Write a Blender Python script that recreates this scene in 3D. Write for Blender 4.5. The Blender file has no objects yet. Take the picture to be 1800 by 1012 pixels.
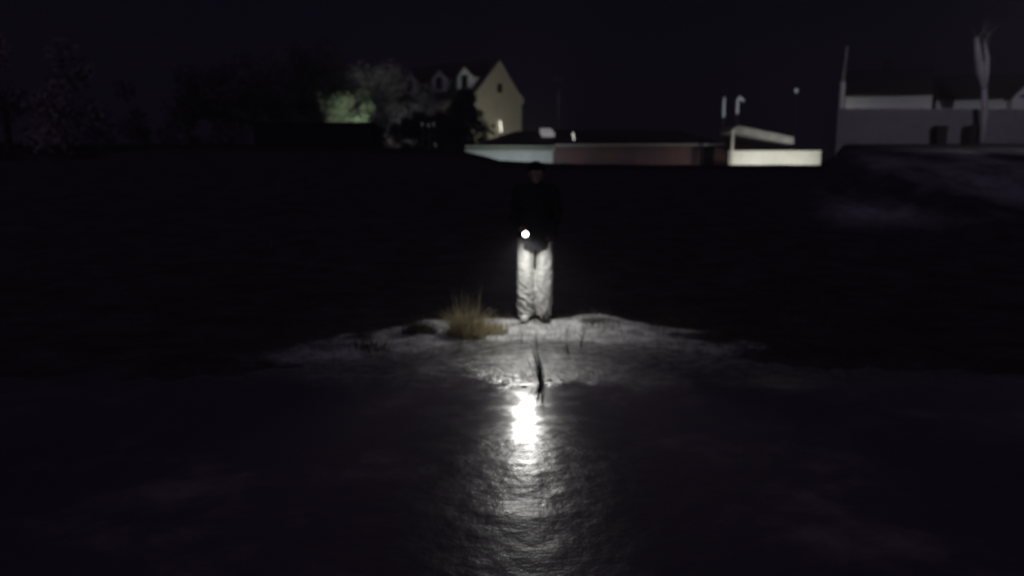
import bpy, bmesh, math, random
from mathutils import Vector, Matrix, noise
R = math.radians
S = bpy.context.scene
C = S.collection
random.seed(7)

# ------------------------------------------------------------------ camera
PITCH = R(8.69); FPX = 1413.0; CAMZ = 1.7
cd = bpy.data.cameras.new('camera'); cam = bpy.data.objects.new('camera', cd); C.objects.link(cam)
cam.location = (0, 0, CAMZ); cam.rotation_euler = (R(90) - PITCH, 0, 0)
cd.sensor_width = 36; cd.lens = 36 * FPX / 1800; cd.clip_start = .1; cd.clip_end = 2000
cd.dof.use_dof = True; cd.dof.focus_distance = 2.6; cd.dof.aperture_fstop = 1.9
S.camera = cam
S.render.resolution_x, S.render.resolution_y = 1024, 575
S.render.engine = 'CYCLES'
S.cycles.use_denoising = True
S.cycles.sample_clamp_indirect = 4
S.cycles.filter_width = 1.9
S.cycles.caustics_reflective = False
S.view_settings.view_transform = 'Standard'; S.view_settings.look = 'None'
S.view_settings.exposure = 0; S.view_settings.gamma = 1

# ------------------------------------------------------------------ night sky
FILL_EL, FILL_AZ = R(50), R(205)
W = bpy.data.worlds.new('World'); S.world = W; W.use_nodes = True
nt = W.node_tree; nt.nodes.clear()
out = nt.nodes.new('ShaderNodeOutputWorld'); bg = nt.nodes.new('ShaderNodeBackground')
sky = nt.nodes.new('ShaderNodeTexSky'); sky.sky_type = 'NISHITA'; sky.sun_disc = False
sky.sun_elevation = FILL_EL; sky.sun_rotation = FILL_AZ
sc_ = nt.nodes.new('ShaderNodeVectorMath'); sc_.operation = 'SCALE'; sc_.inputs['Scale'].default_value = 0.00018
ad = nt.nodes.new('ShaderNodeVectorMath'); ad.operation = 'ADD'; ad.inputs[1].default_value = (0.0013, 0.0008, 0.0029)
nt.links.new(sky.outputs[0], sc_.inputs[0]); nt.links.new(sc_.outputs[0], ad.inputs[0])
nt.links.new(ad.outputs[0], bg.inputs[0]); bg.inputs[1].default_value = 1.0
nt.links.new(bg.outputs[0], out.inputs[0])

sd = bpy.data.lights.new('night_fill', 'SUN'); sd.energy = 0.12; sd.angle = R(.5); sd.color = (.86, .66, 1)  # fill sun added to lift the dark field, ice and walls
sun = bpy.data.objects.new('night_fill', sd); C.objects.link(sun)
sun.rotation_euler = (R(90) - FILL_EL, 0, R(-22))

# ------------------------------------------------------------------ helpers
def P(px, py, Y):
    """world point at depth Y seen at photo pixel px,py (1800 wide)"""
    dx = (px - 900) / FPX; dy = (506 - py) / FPX
    d = Vector((dx, math.cos(PITCH) + dy * math.sin(PITCH), -math.sin(PITCH) + dy * math.cos(PITCH)))
    return Vector((0, 0, CAMZ)) + d * (Y / d.y)

def sstep(a, b, x):
    t = max(0, min(1, (x - a) / (b - a))); return t * t * (3 - 2 * t)

def fbm(x, y, z=0, o=4):
    return noise.fractal(Vector((x, y, z)), 1, 2, o)

def lerp_tab(tab, x):
    if x <= tab[0][0]: return tab[0][1]
    for (a, va), (b, vb) in zip(tab, tab[1:]):
        if x <= b: return va + (vb - va) * (x - a) / (b - a)
    return tab[-1][1]

def mat(name, col, rough=.8, metal=0, spec=.4, nscale=0, col2=None, bump=0, bscale=30, coords='Object', emit=None, estr=0, stretch=None, nlo=.4, nhi=.6):
    m = bpy.data.materials.new(name); m.use_nodes = True
    n = m.node_tree; b = n.nodes['Principled BSDF']
    b.inputs['Base Color'].default_value = (*col, 1); b.inputs['Roughness'].default_value = rough
    b.inputs['Metallic'].default_value = metal; b.inputs['Specular IOR Level'].default_value = spec
    tc = n.nodes.new('ShaderNodeTexCoord'); mp = n.nodes.new('ShaderNodeMapping')
    n.links.new(tc.outputs[coords], mp.inputs[0])
    if stretch: mp.inputs['Scale'].default_value = stretch
    if col2:
        t = n.nodes.new('ShaderNodeTexNoise'); t.inputs['Scale'].default_value = nscale; t.inputs['Detail'].default_value = 5
        r = n.nodes.new('ShaderNodeValToRGB'); r.color_ramp.elements[0].position = nlo; r.color_ramp.elements[1].position = nhi
        r.color_ramp.elements[0].color = (*col, 1); r.color_ramp.elements[1].color = (*col2, 1)
        n.links.new(mp.outputs[0], t.inputs[0]); n.links.new(t.outputs[0], r.inputs[0]); n.links.new(r.outputs[0], b.inputs['Base Color'])
    if bump:
        t = n.nodes.new('ShaderNodeTexNoise'); t.inputs['Scale'].default_value = bscale; t.inputs['Detail'].default_value = 6
        bp = n.nodes.new('ShaderNodeBump'); bp.inputs['Strength'].default_value = bump; bp.inputs['Distance'].default_value = .05
        n.links.new(mp.outputs[0], t.inputs[0]); n.links.new(t.outputs[0], bp.inputs['Height']); n.links.new(bp.outputs[0], b.inputs['Normal'])
    if emit:
        b.inputs['Emission Color'].default_value = (*emit, 1); b.inputs['Emission Strength'].default_value = estr
    return m

class MB:
    def __init__(s): s.v = []; s.f = []
    def add(s, vs, fs):
        k = len(s.v); s.v += [tuple(v) for v in vs]; s.f += [tuple(i + k for i in f) for f in fs]; return s
    def box(s, a, b):
        x0, y0, z0 = a; x1, y1, z1 = b
        return s.add([(x0,y0,z0),(x1,y0,z0),(x1,y1,z0),(x0,y1,z0),(x0,y0,z1),(x1,y0,z1),(x1,y1,z1),(x0,y1,z1)],
                     [(0,3,2,1),(4,5,6,7),(0,1,5,4),(1,2,6,5),(2,3,7,6),(3,0,4,7)])
    def tube(s, pts, rads, n=8):
        pts = [Vector(p) for p in pts]
        if not isinstance(rads, (list, tuple)): rads = [rads] * len(pts)
        vs = []; fs = []
        for i, p in enumerate(pts):
            d = (pts[min(i+1, len(pts)-1)] - pts[max(i-1, 0)]).normalized()
            u = d.cross(Vector((0, 0, 1)) if abs(d.z) < .9 else Vector((1, 0, 0))).normalized(); w = d.cross(u)
            for k in range(n):
                a = 2 * math.pi * k / n; vs.append(p + (u * math.cos(a) + w * math.sin(a)) * rads[i])
        for i in range(len(pts) - 1):
            for k in range(n):
                a = i*n+k; b = i*n+(k+1) % n; fs.append((a, b, b+n, a+n))
        fs.append(tuple(range(n-1, -1, -1))); fs.append(tuple((len(pts)-1)*n+k for k in range(n)))
        return s.add(vs, fs)
    def ball(s, c, r, nu=14, nv=10):
        c = Vector(c); r = Vector(r) if not isinstance(r, (int, float)) else Vector((r, r, r))
        vs = [c + Vector((0, 0, r.z))]; fs = []
        for j in range(1, nv):
            t = math.pi * j / nv
            for k in range(nu):
                a = 2*math.pi*k/nu
                vs.append(c + Vector((r.x*math.sin(t)*math.cos(a), r.y*math.sin(t)*math.sin(a), r.z*math.cos(t))))
        vs.append(c - Vector((0, 0, r.z)))
        for k in range(nu): fs.append((0, 1+k, 1+(k+1) % nu))
        for j in range(nv-2):
            for k in range(nu):
                a = 1+j*nu+k; b = 1+j*nu+(k+1) % nu; fs.append((a, a+nu, b+nu, b))
        e = len(vs)-1; o = 1+(nv-2)*nu
        for k in range(nu): fs.append((e, o+(k+1) % nu, o+k))
        return s.add(vs, fs)
    def prism(s, poly, axis, a, b):
        """poly of 2-tuples in the other two axes, extruded along axis from a to b"""
        def mk(p, t):
            return (t, p[0], p[1]) if axis == 0 else (p[0], t, p[1]) if axis == 1 else (p[0], p[1], t)
        n = len(poly)
        vs = [mk(p, a) for p in poly] + [mk(p, b) for p in poly]
        fs = [tuple(range(n)), tuple(range(2*n-1, n-1, -1))] + [(i, i+n, (i+1) % n+n, (i+1) % n) for i in range(n)]
        return s.add(vs, fs)
    def build(s, name, m, parent=None, smooth=False, loc=None, fix=True):
        me = bpy.data.meshes.new(name); me.from_pydata(s.v, [], s.f); me.materials.append(m)
        if fix:
            bm = bmesh.new(); bm.from_mesh(me); bmesh.ops.recalc_face_normals(bm, faces=bm.faces); bm.to_mesh(me); bm.free()
        if smooth: me.polygons.foreach_set('use_smooth', [True]*len(me.polygons))
        me.update()
        o = bpy.data.objects.new(name, me); C.objects.link(o)
        if parent: o.parent = parent
        if loc is not None: o.location = loc
        return o

def tag(o, label=None, cat=None, group=None, kind=None):
    if label: o['label'] = label
    if cat: o['category'] = cat
    if group: o['group'] = group
    if kind: o['kind'] = kind
    return o
def empty(name, loc, rz=0):
    o = bpy.data.objects.new(name, None); C.objects.link(o); o.location = loc; o.rotation_euler = (0, 0, rz); o.empty_display_size = .2
    return o
def copy_tree(o, parent=None):
    c = o.copy(); C.objects.link(c); c.parent = parent
    for ch in list(o.children): copy_tree(ch, c)
    return c
def spot(name, loc, target, power, angle, color, parent, radius=.06, blend=.6):
    l = bpy.data.lights.new(name, 'SPOT'); l.energy = power; l.spot_size = R(angle); l.spot_blend = blend; l.color = color; l.shadow_soft_size = radius
    o = bpy.data.objects.new(name, l); C.objects.link(o); o.location = loc
    o.rotation_euler = (Vector(target) - Vector(loc)).to_track_quat('-Z', 'Y').to_euler()
    if parent:
        o.parent = parent; o.matrix_parent_inverse = Matrix.LocRotScale(parent.location, parent.rotation_euler, None).inverted()
    return o

# ------------------------------------------------------------------ ground height
CREST = [(-60, 3.0), (-14, 2.75), (-3.1, 2.5), (-1.6, 2.2), (-.7, 1.95), (2.3, 1.77), (8, 1.70), (17.1, 1.70), (17.85, 2.78), (60, 2.9)]
def bank_y(x):
    q = abs(x - .3)
    return 8.6 - .40 * sstep(.5, 1.3, q) - (1.05 if x < .3 else .95) * sstep(1.1, 2.7, q) + .12 * fbm(x * .9, 3.1)
def bank_h(x):
    h = .045 + .03 * fbm(x * 1.3, 9.7) + .05 * math.exp(-((x - .98) / .25) ** 2) + .06 * math.exp(-((x + .9) / .16) ** 2)
    return h
def gz(x, y):
    yc = bank_y(x); bh = bank_h(x)
    near = -.06 + (bh + .06) * sstep(yc - 1.75, yc - .02, y)
    if y > yc: near = bh - (.32 + bh) * sstep(yc + .0, yc + 1.3, y)
    if y > 5 and y < 11: near += .018 * fbm(x * 3.3, y * 3.3, 2) * sstep(yc - 1.6, yc - .6, y)
    cz = lerp_tab(CREST, x * 44 / max(y, 30))
    far = -.32 + (cz + .32) * sstep(12, 44, y) ** 1.0
    if y > 44: far = cz - .42 * sstep(44.2, 46.5, y)
    t = sstep(10.5, 13, y)
    z = near * (1 - t) + far * t
    if y > 13: z += .03 * fbm(x * .8, y * .8, 5) * (1 - sstep(43, 44, y))
    return z

def axis_pts(spec):
    r = []
    for a, b, st in spec:
        n = max(1, round((b - a) / st)); r += [a + (b - a) * i / n for i in range(n)]
    return r + [spec[-1][1]]
xs = axis_pts([(-900, -120, 195), (-120, -30, 6), (-30, -6, .8), (-6, -3, .12), (-3, 3.2, .05), (3.2, 6, .12), (6, 32, .6), (32, 120, 6), (120, 900, 195)])
ys = axis_pts([(-60, 6, 11), (6, 10.5, .05), (10.5, 14, .35), (14, 42, .8), (42, 48, .25), (48, 90, 3), (90, 1500, 235)])
vs = []; snow = []; glow_w = []
for y in ys:
    for x in xs:
        vs.append((x, y, gz(x, y)))
        yc = bank_y(x); q = abs(x - .3)
        n_ = fbm(x * 2.2, y * 2.2, 8)
        s_ = sstep(yc - 2.1, yc - .6, y + .3 * n_) * (1 - sstep(yc - .02, yc + .25, y + .12 * n_))
        if 6 < y < 11: s_ *= 1 - .9 * sstep(.12, .45, fbm(x * 1.1 + 3, y * 1.6, 4) + .35 * sstep(1.1, 2.4, x) - .6 * (1 - sstep(.9, 1.6, abs(x - .1))))
        s_ *= 1 - sstep(1.0, 2.3, abs(x + .1 - .35 * sstep(0, 2, x)) + .4 * fbm(x * 1.2, y * 1.2, 12))  # edge of the torch pool put into the snow colour: fades sideways
        snow.append(s_)
        glow_w.append(sstep(.36, .44, x / max(y, 1)) * sstep(20, 24, y) * (1 - sstep(32, 38, y)) * max(0, min(1, .45 + 1.3 * fbm(x * .35, y * .2, 7) + .5 * fbm(x * 1.6, y * .9, 4))) if y > 12 else 0)
nx = len(xs)
fs = [(j*nx+i, j*nx+i+1, (j+1)*nx+i+1, (j+1)*nx+i) for j in range(len(ys)-1) for i in range(nx-1)]
me = bpy.data.meshes.new('ground'); me.from_pydata(vs, [], fs)
at = me.attributes.new('snow', 'FLOAT', 'POINT'); at.data.foreach_set('value', snow)
at = me.attributes.new('painted_shade', 'FLOAT', 'POINT'); at.data.foreach_set('value', [sstep(35, 39, v[1]) for v in vs])  # shade painted into the ground colour below the fence
at = me.attributes.new('painted_glow', 'FLOAT', 'POINT'); at.data.foreach_set('value', glow_w)  # faint light on the right slope, painted as paler ground
me.polygons.foreach_set('use_smooth', [True]*len(me.polygons))
gm = bpy.data.materials.new('ground'); gm.use_nodes = True
n = gm.node_tree; b = n.nodes['Principled BSDF']; b.inputs['Roughness'].default_value = .9; b.inputs['Specular IOR Level'].default_value = .1
A = n.nodes.new('ShaderNodeAttribute'); A.attribute_name = 'snow'
tc = n.nodes.new('ShaderNodeTexCoord')
def noise_node(scale, detail=5, rough=.55):
    t = n.nodes.new('ShaderNodeTexNoise'); t.inputs['Scale'].default_value = scale; t.inputs['Detail'].default_value = detail; t.inputs['Roughness'].default_value = rough
    n.links.new(tc.outputs['Object'], t.inputs[0]); return t
def ramp_node(src, a, b_, ca, cb):
    r = n.nodes.new('ShaderNodeValToRGB'); r.color_ramp.elements[0].position = a; r.color_ramp.elements[1].position = b_
    r.color_ramp.elements[0].color = (*ca, 1); r.color_ramp.elements[1].color = (*cb, 1); n.links.new(src, r.inputs[0]); return r
def mix_node(f, a, b_):
    m = n.nodes.new('ShaderNodeMix'); m.data_type = 'RGBA'
    n.links.new(f, m.inputs[0]); n.links.new(a, m.inputs[6]); n.links.new(b_, m.inputs[7]); return m
dirt = ramp_node(noise_node(1.6, 8, .7).outputs[0], .4, .66, (.045, .038, .045), (.115, .095, .11))
snowc = ramp_node(noise_node(5, 6).outputs[0], .38, .64, (.36, .36, .355), (.76, .76, .77))
nm = noise_node(14, 5, .65)
ma = n.nodes.new('ShaderNodeMath'); ma.operation = 'SUBTRACT'; n.links.new(nm.outputs[0], ma.inputs[0]); ma.inputs[1].default_value = .5
mm = n.nodes.new('ShaderNodeMath'); mm.operation = 'MULTIPLY_ADD'; n.links.new(ma.outputs[0], mm.inputs[0]); mm.inputs[1].default_value = 1.1; n.links.new(A.outputs['Fac'], mm.inputs[2])
mr = n.nodes.new('ShaderNodeMapRange'); mr.interpolation_type = 'SMOOTHSTEP'; mr.inputs[1].default_value = .0; mr.inputs[2].default_value = 1.0; n.links.new(mm.outputs[0], mr.inputs[0])
A2 = n.nodes.new('ShaderNodeAttribute'); A2.attribute_name = 'painted_glow'
glow_c = ramp_node(noise_node(3.2, 9, .8).outputs[0], .36, .64, (.12, .18, .20), (.62, .57, .62))
A3 = n.nodes.new('ShaderNodeAttribute'); A3.attribute_name = 'painted_shade'
shade_c = ramp_node(noise_node(3, 5).outputs[0], .3, .7, (.012, .010, .011), (.03, .025, .028))
mxs_ = mix_node(A3.outputs['Fac'], dirt.outputs[0], shade_c.outputs[0])
mx0 = mix_node(A2.outputs['Fac'], mxs_.outputs[2], glow_c.outputs[0])
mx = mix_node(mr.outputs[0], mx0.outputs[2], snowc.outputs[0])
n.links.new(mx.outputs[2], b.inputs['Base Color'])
bp = n.nodes.new('ShaderNodeBump'); bp.inputs['Strength'].default_value = .5; bp.inputs['Distance'].default_value = .02
n.links.new(noise_node(38, 6, .6).outputs[0], bp.inputs['Height']); n.links.new(bp.outputs[0], b.inputs['Normal'])
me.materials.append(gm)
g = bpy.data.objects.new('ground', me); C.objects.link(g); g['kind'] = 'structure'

# ------------------------------------------------------------------ pond ice
ixs = axis_pts([(-60, -4, 4), (-4, 4, .05), (4, 60, 4)]); iys = axis_pts([(-30, 2.4, 3), (2.4, 9.2, .05)])
iv = []
for y in iys:
    for x in ixs:
        e = sstep(6.0, 6.7, y) ; f_ = 1 - sstep(4.0, 4.7, y + .3 * fbm(x * 1.5, y, 3))
        z = .006 * e * fbm(x * 5, y * 5, 1) + .004 * f_ * fbm(x * 2.6, y * 2.6, 6)
        iv.append((x, min(y, bank_y(x) - .12 + (y - 9.2) * .02) if y > 5.5 else y, z))
nx = len(ixs)
me = bpy.data.meshes.new('pond_ice'); me.from_pydata(iv, [], [(j*nx+i, j*nx+i+1, (j+1)*nx+i+1, (j+1)*nx+i) for j in range(len(iys)-1) for i in range(nx-1)])
me.polygons.foreach_set('use_smooth', [True]*len(me.polygons))
im = bpy.data.materials.new('ice'); im.use_nodes = True; n = im.node_tree; b = n.nodes['Principled BSDF']
tc = n.nodes.new('ShaderNodeTexCoord'); sx = n.nodes.new('ShaderNodeSeparateXYZ'); n.links.new(tc.outputs['Object'], sx.inputs[0])
def math_node(op, a, b_=None, c=None):
    m = n.nodes.new('ShaderNodeMath'); m.operation = op
    for i, v in enumerate((a, b_, c)):
        if v is None: continue
        if isinstance(v, (int, float)): m.inputs[i].default_value = v
        else: n.links.new(v, m.inputs[i])
    return m.outputs[0]
def mapr(src, a, b_, c, d):
    m = n.nodes.new('ShaderNodeMapRange'); m.interpolation_type = 'SMOOTHSTEP'
    for i, v in enumerate((a, b_, c, d)): m.inputs[i+1].default_value = v
    n.links.new(src, m.inputs[0]); return m.outputs[0]
wob = noise_node(3.5, 5).outputs[0]
wl_ = noise_node(.9, 3).outputs[0]
yy = math_node('MULTIPLY_ADD', math_node('SUBTRACT', wob, .5), 1.3, sx.outputs[1])
yy = math_node('MULTIPLY_ADD', math_node('SUBTRACT', wl_, .5), 1.2, yy)      # wobbly distance from the far shore
crust = mapr(yy, 5.85, 6.35, 0, 1)                  # lumpy crust by the shore
frost = mapr(yy, 5.05, 4.35, 0, 1)                 # frosty refrozen ice nearer the viewer
rr = math_node('ADD', math_node('MULTIPLY', crust, -.02), math_node('MULTIPLY', frost, .08))
rr = math_node('ADD', rr, .13)
rn = mapr(noise_node(4.5, 6, .65).outputs[0], .38, .62, -.05, .12)
n.links.new(math_node('ADD', rr, rn), b.inputs['Coat Roughness'])
n.links.new(math_node('MULTIPLY_ADD', frost, -.80, 1.0), b.inputs['Coat Weight']); b.inputs['Coat IOR'].default_value = 1.33
b.inputs['IOR'].default_value = 1.31; b.inputs['Roughness'].default_value = .31; b.inputs['Specular IOR Level'].default_value = .11
patch = mapr(noise_node(.9, 6, .65).outputs[0], .50, .72, 0, 1)
xa_ = math_node('ABSOLUTE', math_node('SUBTRACT', sx.outputs[0], .1))
shore = math_node('MULTIPLY', mapr(yy, 5.9, 7.1, 0, 1), mapr(math_node('MULTIPLY_ADD', math_node('SUBTRACT', wl_, .5), 2.0, xa_), 1.3, 3.4, 1, 0))  # sideways fade of the torchlight put into the pale shore colour
darki = ramp_node(patch, 0, 1, (.10, .078, .11), (.24, .19, .23))
frs = ramp_node(noise_node(9, 5).outputs[0], .35, .65, (.17, .17, .165), (.52, .52, .52))
mx = mix_node(shore, darki.outputs[0], frs.outputs[0]); n.links.new(mx.outputs[2], b.inputs['Base Color'])
bp = n.nodes.new('ShaderNodeBump'); bp.inputs['Distance'].default_value = .01
n.links.new(math_node('ADD', math_node('ADD', math_node('MULTIPLY', crust, .9), math_node('MULTIPLY', frost, .34)), .03), bp.inputs['Strength'])
vor = n.nodes.new('ShaderNodeTexVoronoi'); vor.inputs['Scale'].default_value = 11; vor.feature = 'SMOOTH_F1'; n.links.new(tc.outputs['Object'], vor.inputs[0])
hh = math_node('ADD', math_node('MULTIPLY', noise_node(4.2, 7, .58).outputs[0], 3.4), math_node('MULTIPLY', vor.outputs[0], .5))
hh = math_node('ADD', hh, math_node('MULTIPLY', crust, math_node('MULTIPLY', noise_node(30, 4, .6).outputs[0], 1.3)))
n.links.new(hh, bp.inputs['Height'])
n.links.new(bp.outputs[0], b.inputs['Normal']); n.links.new(bp.outputs[0], b.inputs['Coat Normal'])
me.materials.append(im)
o = bpy.data.objects.new('pond_ice', me); C.objects.link(o); o['kind'] = 'structure'

# ------------------------------------------------------------------ materials
M = dict(
    render=mat('pale_render', (.50, .50, .39), .9, nscale=1.2, col2=(.58, .54, .44), bump=.3, bscale=20),
    white=mat('white_render', (.62, .68, .66), .85, nscale=.9, col2=(.72, .76, .75), bump=.2),
    cream=mat('cream_paint', (.74, .74, .66), .8, nscale=2.5, col2=(.80, .80, .72), bump=.15, bscale=12),
    brick=mat('brown_brick', (.26, .15, .135), .9, nscale=.7, col2=(.18, .13, .145), bump=.4, bscale=8),
    roof=mat('dark_roof_tiles', (.03, .028, .03), .9, spec=.1, nscale=6, col2=(.045, .04, .042), bump=.4, bscale=10),
    dark=mat('dark_boards', (.02, .018, .02), .9, spec=.1, nscale=3, col2=(.032, .028, .03)),
    glassd=mat('dark_glass', (.012, .012, .014), .15),
    grey=mat('weathered_boards', (.15, .145, .17), .9, nscale=2.2, col2=(.19, .165, .20), bump=.3, bscale=6),
    pale=mat('pale_plaster', (.55, .60, .66), .85, nscale=1.1, col2=(.62, .60, .60), bump=.2),
    sheet=mat('roof_sheet', (.24, .24, .23), .8, nscale=1.5, col2=(.36, .36, .34), bump=.2, bscale=5),
    frame=mat('painted_frame', (.6, .6, .58), .5, nscale=9, col2=(.52, .52, .5)),
    pole=mat('grey_pole', (.20, .20, .22), .6, nscale=4, col2=(.3, .3, .32)),
    polepale=mat('pale_post', (.62, .60, .52), .7, nscale=4, col2=(.70, .68, .6)),
    leafg=mat('green_leaves', (.10, .14, .09), .7, nscale=.6, col2=(.14, .17, .11), spec=.2),
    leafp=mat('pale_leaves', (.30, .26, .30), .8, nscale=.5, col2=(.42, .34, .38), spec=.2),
    leafd=mat('dark_needles', (.022, .026, .024), .8, nscale=2, col2=(.035, .04, .036), spec=.15),
    leafb=mat('dull_leaves', (.13, .13, .14), .7, nscale=.5, col2=(.17, .155, .17), spec=.2),
    bark=mat('bark', (.12, .10, .10), .9, nscale=5, col2=(.2, .17, .17), bump=.6, bscale=14, stretch=(1, 1, .25)),
    barkpale=mat('pale_bark', (.26, .24, .28), .9, nscale=5, col2=(.38, .34, .38), bump=.6, bscale=14, stretch=(1, 1, .25)),
    straw=mat('dry_straw', (.40, .34, .20), .8, nscale=9, col2=(.58, .51, .34), spec=.2),
    strawd=mat('brown_dead_grass', (.10, .075, .055), .8, nscale=9, col2=(.17, .13, .09), spec=.2),
    moss=mat('grey_green_grass', (.24, .26, .20), .95, nscale=22, col2=(.32, .35, .29), bump=.8, bscale=60, spec=.1),
    reed=mat('black_reed', (.012, .010, .009), .7, nscale=9, col2=(.03, .025, .02), spec=.2),
    twig=mat('dead_twig', (.05, .04, .035), .8, nscale=9, col2=(.08, .065, .05), spec=.2),
    skin=mat('skin', (.32, .23, .19), .6, nscale=30, col2=(.36, .25, .21)),
    jacket=mat('black_jacket_cloth', (.026, .024, .028), .9, nscale=25, col2=(.034, .032, .036), bump=.4, bscale=40, spec=.15),
    trousers=mat('light_grey_cloth', (.52, .52, .50), .8, nscale=14, col2=(.60, .60, .58), bump=.35, bscale=28, spec=.25),
    knit=mat('black_knit', (.010, .010, .012), .95, nscale=60, col2=(.02, .02, .022), bump=.6, bscale=120, spec=.1),
    shoe=mat('black_rubber', (.02, .02, .02), .5, nscale=20, col2=(.035, .035, .035)),
    toe=mat('white_rubber_toe', (.75, .75, .73), .45, nscale=30, col2=(.8, .8, .78)),
    eye=mat('eye', (.6, .58, .55), .2), hair=mat('dark_hair', (.02, .015, .012), .8, nscale=60, col2=(.03, .022, .018)),
    torch=mat('black_metal', (.015, .015, .016), .35, metal=.6, nscale=30, col2=(.03, .03, .03)),
    lens=mat('lit_lens', (.9, .9, .9), .3, emit=(1, .97, .86), estr=14),
    lampon=mat('lit_lamp', (.8, .8, .7), .4, emit=(1, .96, .85), estr=1.6),
    lampdim=mat('dim_lamp', (.8, .8, .8), .4, emit=(.8, .85, 1), estr=.22),
    lampfaint=mat('faint_lamp', (.3, .3, .3), .4, emit=(.85, .85, 1), estr=.05),
    litglass=mat('lit_window_glass', (.2, .2, .2), .4, emit=(1, .94, 1), estr=.2, nscale=3),
    icech=mat('clear_ice', (.55, .57, .58), .11, spec=1.0),
)

for k_ in ('straw', 'strawd', 'moss'):
    t_ = M[k_].node_tree; tb = t_.nodes.new('ShaderNodeBsdfTranslucent'); ms = t_.nodes.new('ShaderNodeMixShader'); ms.inputs[0].default_value = .4
    pb = t_.nodes['Principled BSDF']; t_.links.new(pb.inputs['Base Color'].links[0].from_socket, tb.inputs[0])
    t_.links.new(pb.outputs[0], ms.inputs[1]); t_.links.new(tb.outputs[0], ms.inputs[2]); t_.links.new(ms.outputs[0], t_.nodes['Material Output'].inputs[0])

# ------------------------------------------------------------------ gable house, far
H = empty('gabled_house', (P(835, 300, 72).x, 72, gz(-3.3, 72)), R(50))
tag(H, 'tall pale rendered house with a steep lit gable, rising behind the dark conifer', 'house')
z0 = H.location.z
ez1, ez2, ap = 7.75 - z0, 7.9 - z0, 11.0 - z0
w, L, rx = 6.5, 11.5, 3.45
wall = MB().prism([(0, -.6), (w, -.6), (w, ez2), (rx, ap), (0, ez1)], 1, 0, L).build('wall', M['render'], H)
rt = .16
rf = MB()
rf.prism([(-.35, ez1-.32), (rx, ap+.02), (rx, ap+.22), (-.35, ez1-.1)], 1, .12, L+.3)
rf.prism([(w+.3, ez2-.28), (rx+.003, ap+.02), (rx+.003, ap+.22), (w+.3, ez2-.06)], 1, .12, L+.3)
roof = rf.build('roof', M['roof'], H)
# stone kneeler at the right eave
MB().prism([(w-.35, ez2-.75), (w+.22, ez2-.55), (w+.26, ez2-.1), (w-.1, ez2+.22), (w-.35, ez2+.3)], 1, -.06, .115).build('kneeler_stone', M['render'], H)
def window(parent, x, z, ww, hh, side='front', glass='glassd'):
    if side == 'front':
        f = MB().box((x-ww/2, -.05, z), (x+ww/2, -.003, z+hh)).build('window', M['glassd' if glass == 'glassd' else glass], parent)
        MB().box((x-ww/2-.06, -.08, z-.08), (x+ww/2+.06, -.003, z-.003)).build('sill', M['render'], f)
    else:
        f = MB().box((-.05, x-ww/2, z), (-.003, x+ww/2, z+hh)).build('window', M[glass], parent)
        MB().box((-.08, x-ww/2-.06, z-.08), (-.003, x+ww/2+.06, z-.003)).build('sill', M['frame'], f)
    return f
window(H, 3.35, 8.15 - z0, .62, .75)
for v in (1.7, 4.4, 7.2): window(H, v, 4.9 - z0, .9, 1.3, 'side')
sl = (ap - ez1) / rx
for v in (1.5, 4.7, 8.6):
    zb, zt, hw, xf = 8.15 - z0, 9.45 - z0, .95, .35
    xb = min(rx, (zt - ez1) / sl + .2)
    d = MB().prism([(v-hw, zb), (v+hw, zb), (v+hw, zt), (v, zt+.75), (v-hw, zt)], 0, xf, rx-.05).build('dormer', M['white'], H)
    q = MB()
    q.prism([(v-hw-.15, zt-.12), (v, zt+.78), (v, zt+.9), (v-hw-.15, zt+.0)], 0, xf+.05, rx)
    q.prism([(v+hw+.15, zt-.12), (v+.003, zt+.78), (v+.003, zt+.9), (v+hw+.15, zt+.0)], 0, xf+.05, rx)
    q.build('dormer_roof', M['roof'], d)
    MB().box((xf-.03, v-.38, zb+.35), (xf-.003, v+.38, zt+.1)).build('dormer_window', M['glassd'], d)
# lantern on the gable wall
p = P(878, 222, 74.2); p = Vector((p.x, p.y, p.z))
lu = (p.x - H.location.x) / math.cos(R(50))
wl = MB(); wl.tube([(lu, -.22, p.z-z0-.50), (lu-.16, -.22, p.z-z0+.48)], .07, 10)
wlr = empty('wall_lantern', H.location, R(50)); tag(wlr, 'slim bright lantern burning low on the lit gable wall', 'lamp')
wl.build('lamp_glass', M['lampon'], wlr)
MB().box((lu-.07, -.24, p.z-z0+.48), (lu+.05, -.003, p.z-z0+.56)).build('bracket', M['pole'], wlr)

# ------------------------------------------------------------------ unseen lamps added to light the gable and walls
def added_lamp(x, y, target, power, color, label, angle=120, z=None, group=None):
    zz = gz(x, y) if z is None else z
    e = empty('added_lamp', (x, y, zz)); tag(e, label, 'added_lamp', group)
    MB().tube([(0, 0, -.05), (0, 0, .14)], .02, 8).build('stake', M['pole'], e)
    d = (Vector(target) - Vector((x, y, zz + .2))).normalized()
    MB().tube([Vector((0, 0, .2)) - d * .12, Vector((0, 0, .2)) - d * .02, Vector((0, 0, .2))], [.05, .09, .1], 12).build('lamp_housing', M['torch'], e)
    spot('bulb', Vector((x, y, zz + .2)) + d * .03, target, power, angle, color, e, radius=.08)
    return e
fl = added_lamp(2.2, 66, P(880, 170, 75), 760, (1, .96, .80), 'unseen lamp added behind the low outbuilding, aimed up at the tall gable', 95)
added_lamp(-1.2, 48.3, P(870, 270, 52), 110, (.9, 1, .98), 'unseen lamp added behind the rise, left of two lighting the white outbuilding wall', 140, group='added lamps in front of the outbuilding')
added_lamp(1.2, 48.3, P(950, 270, 52), 110, (.88, .97, 1), 'unseen lamp added behind the rise, right of two lighting the white outbuilding wall', 140, group='added lamps in front of the outbuilding')
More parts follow.
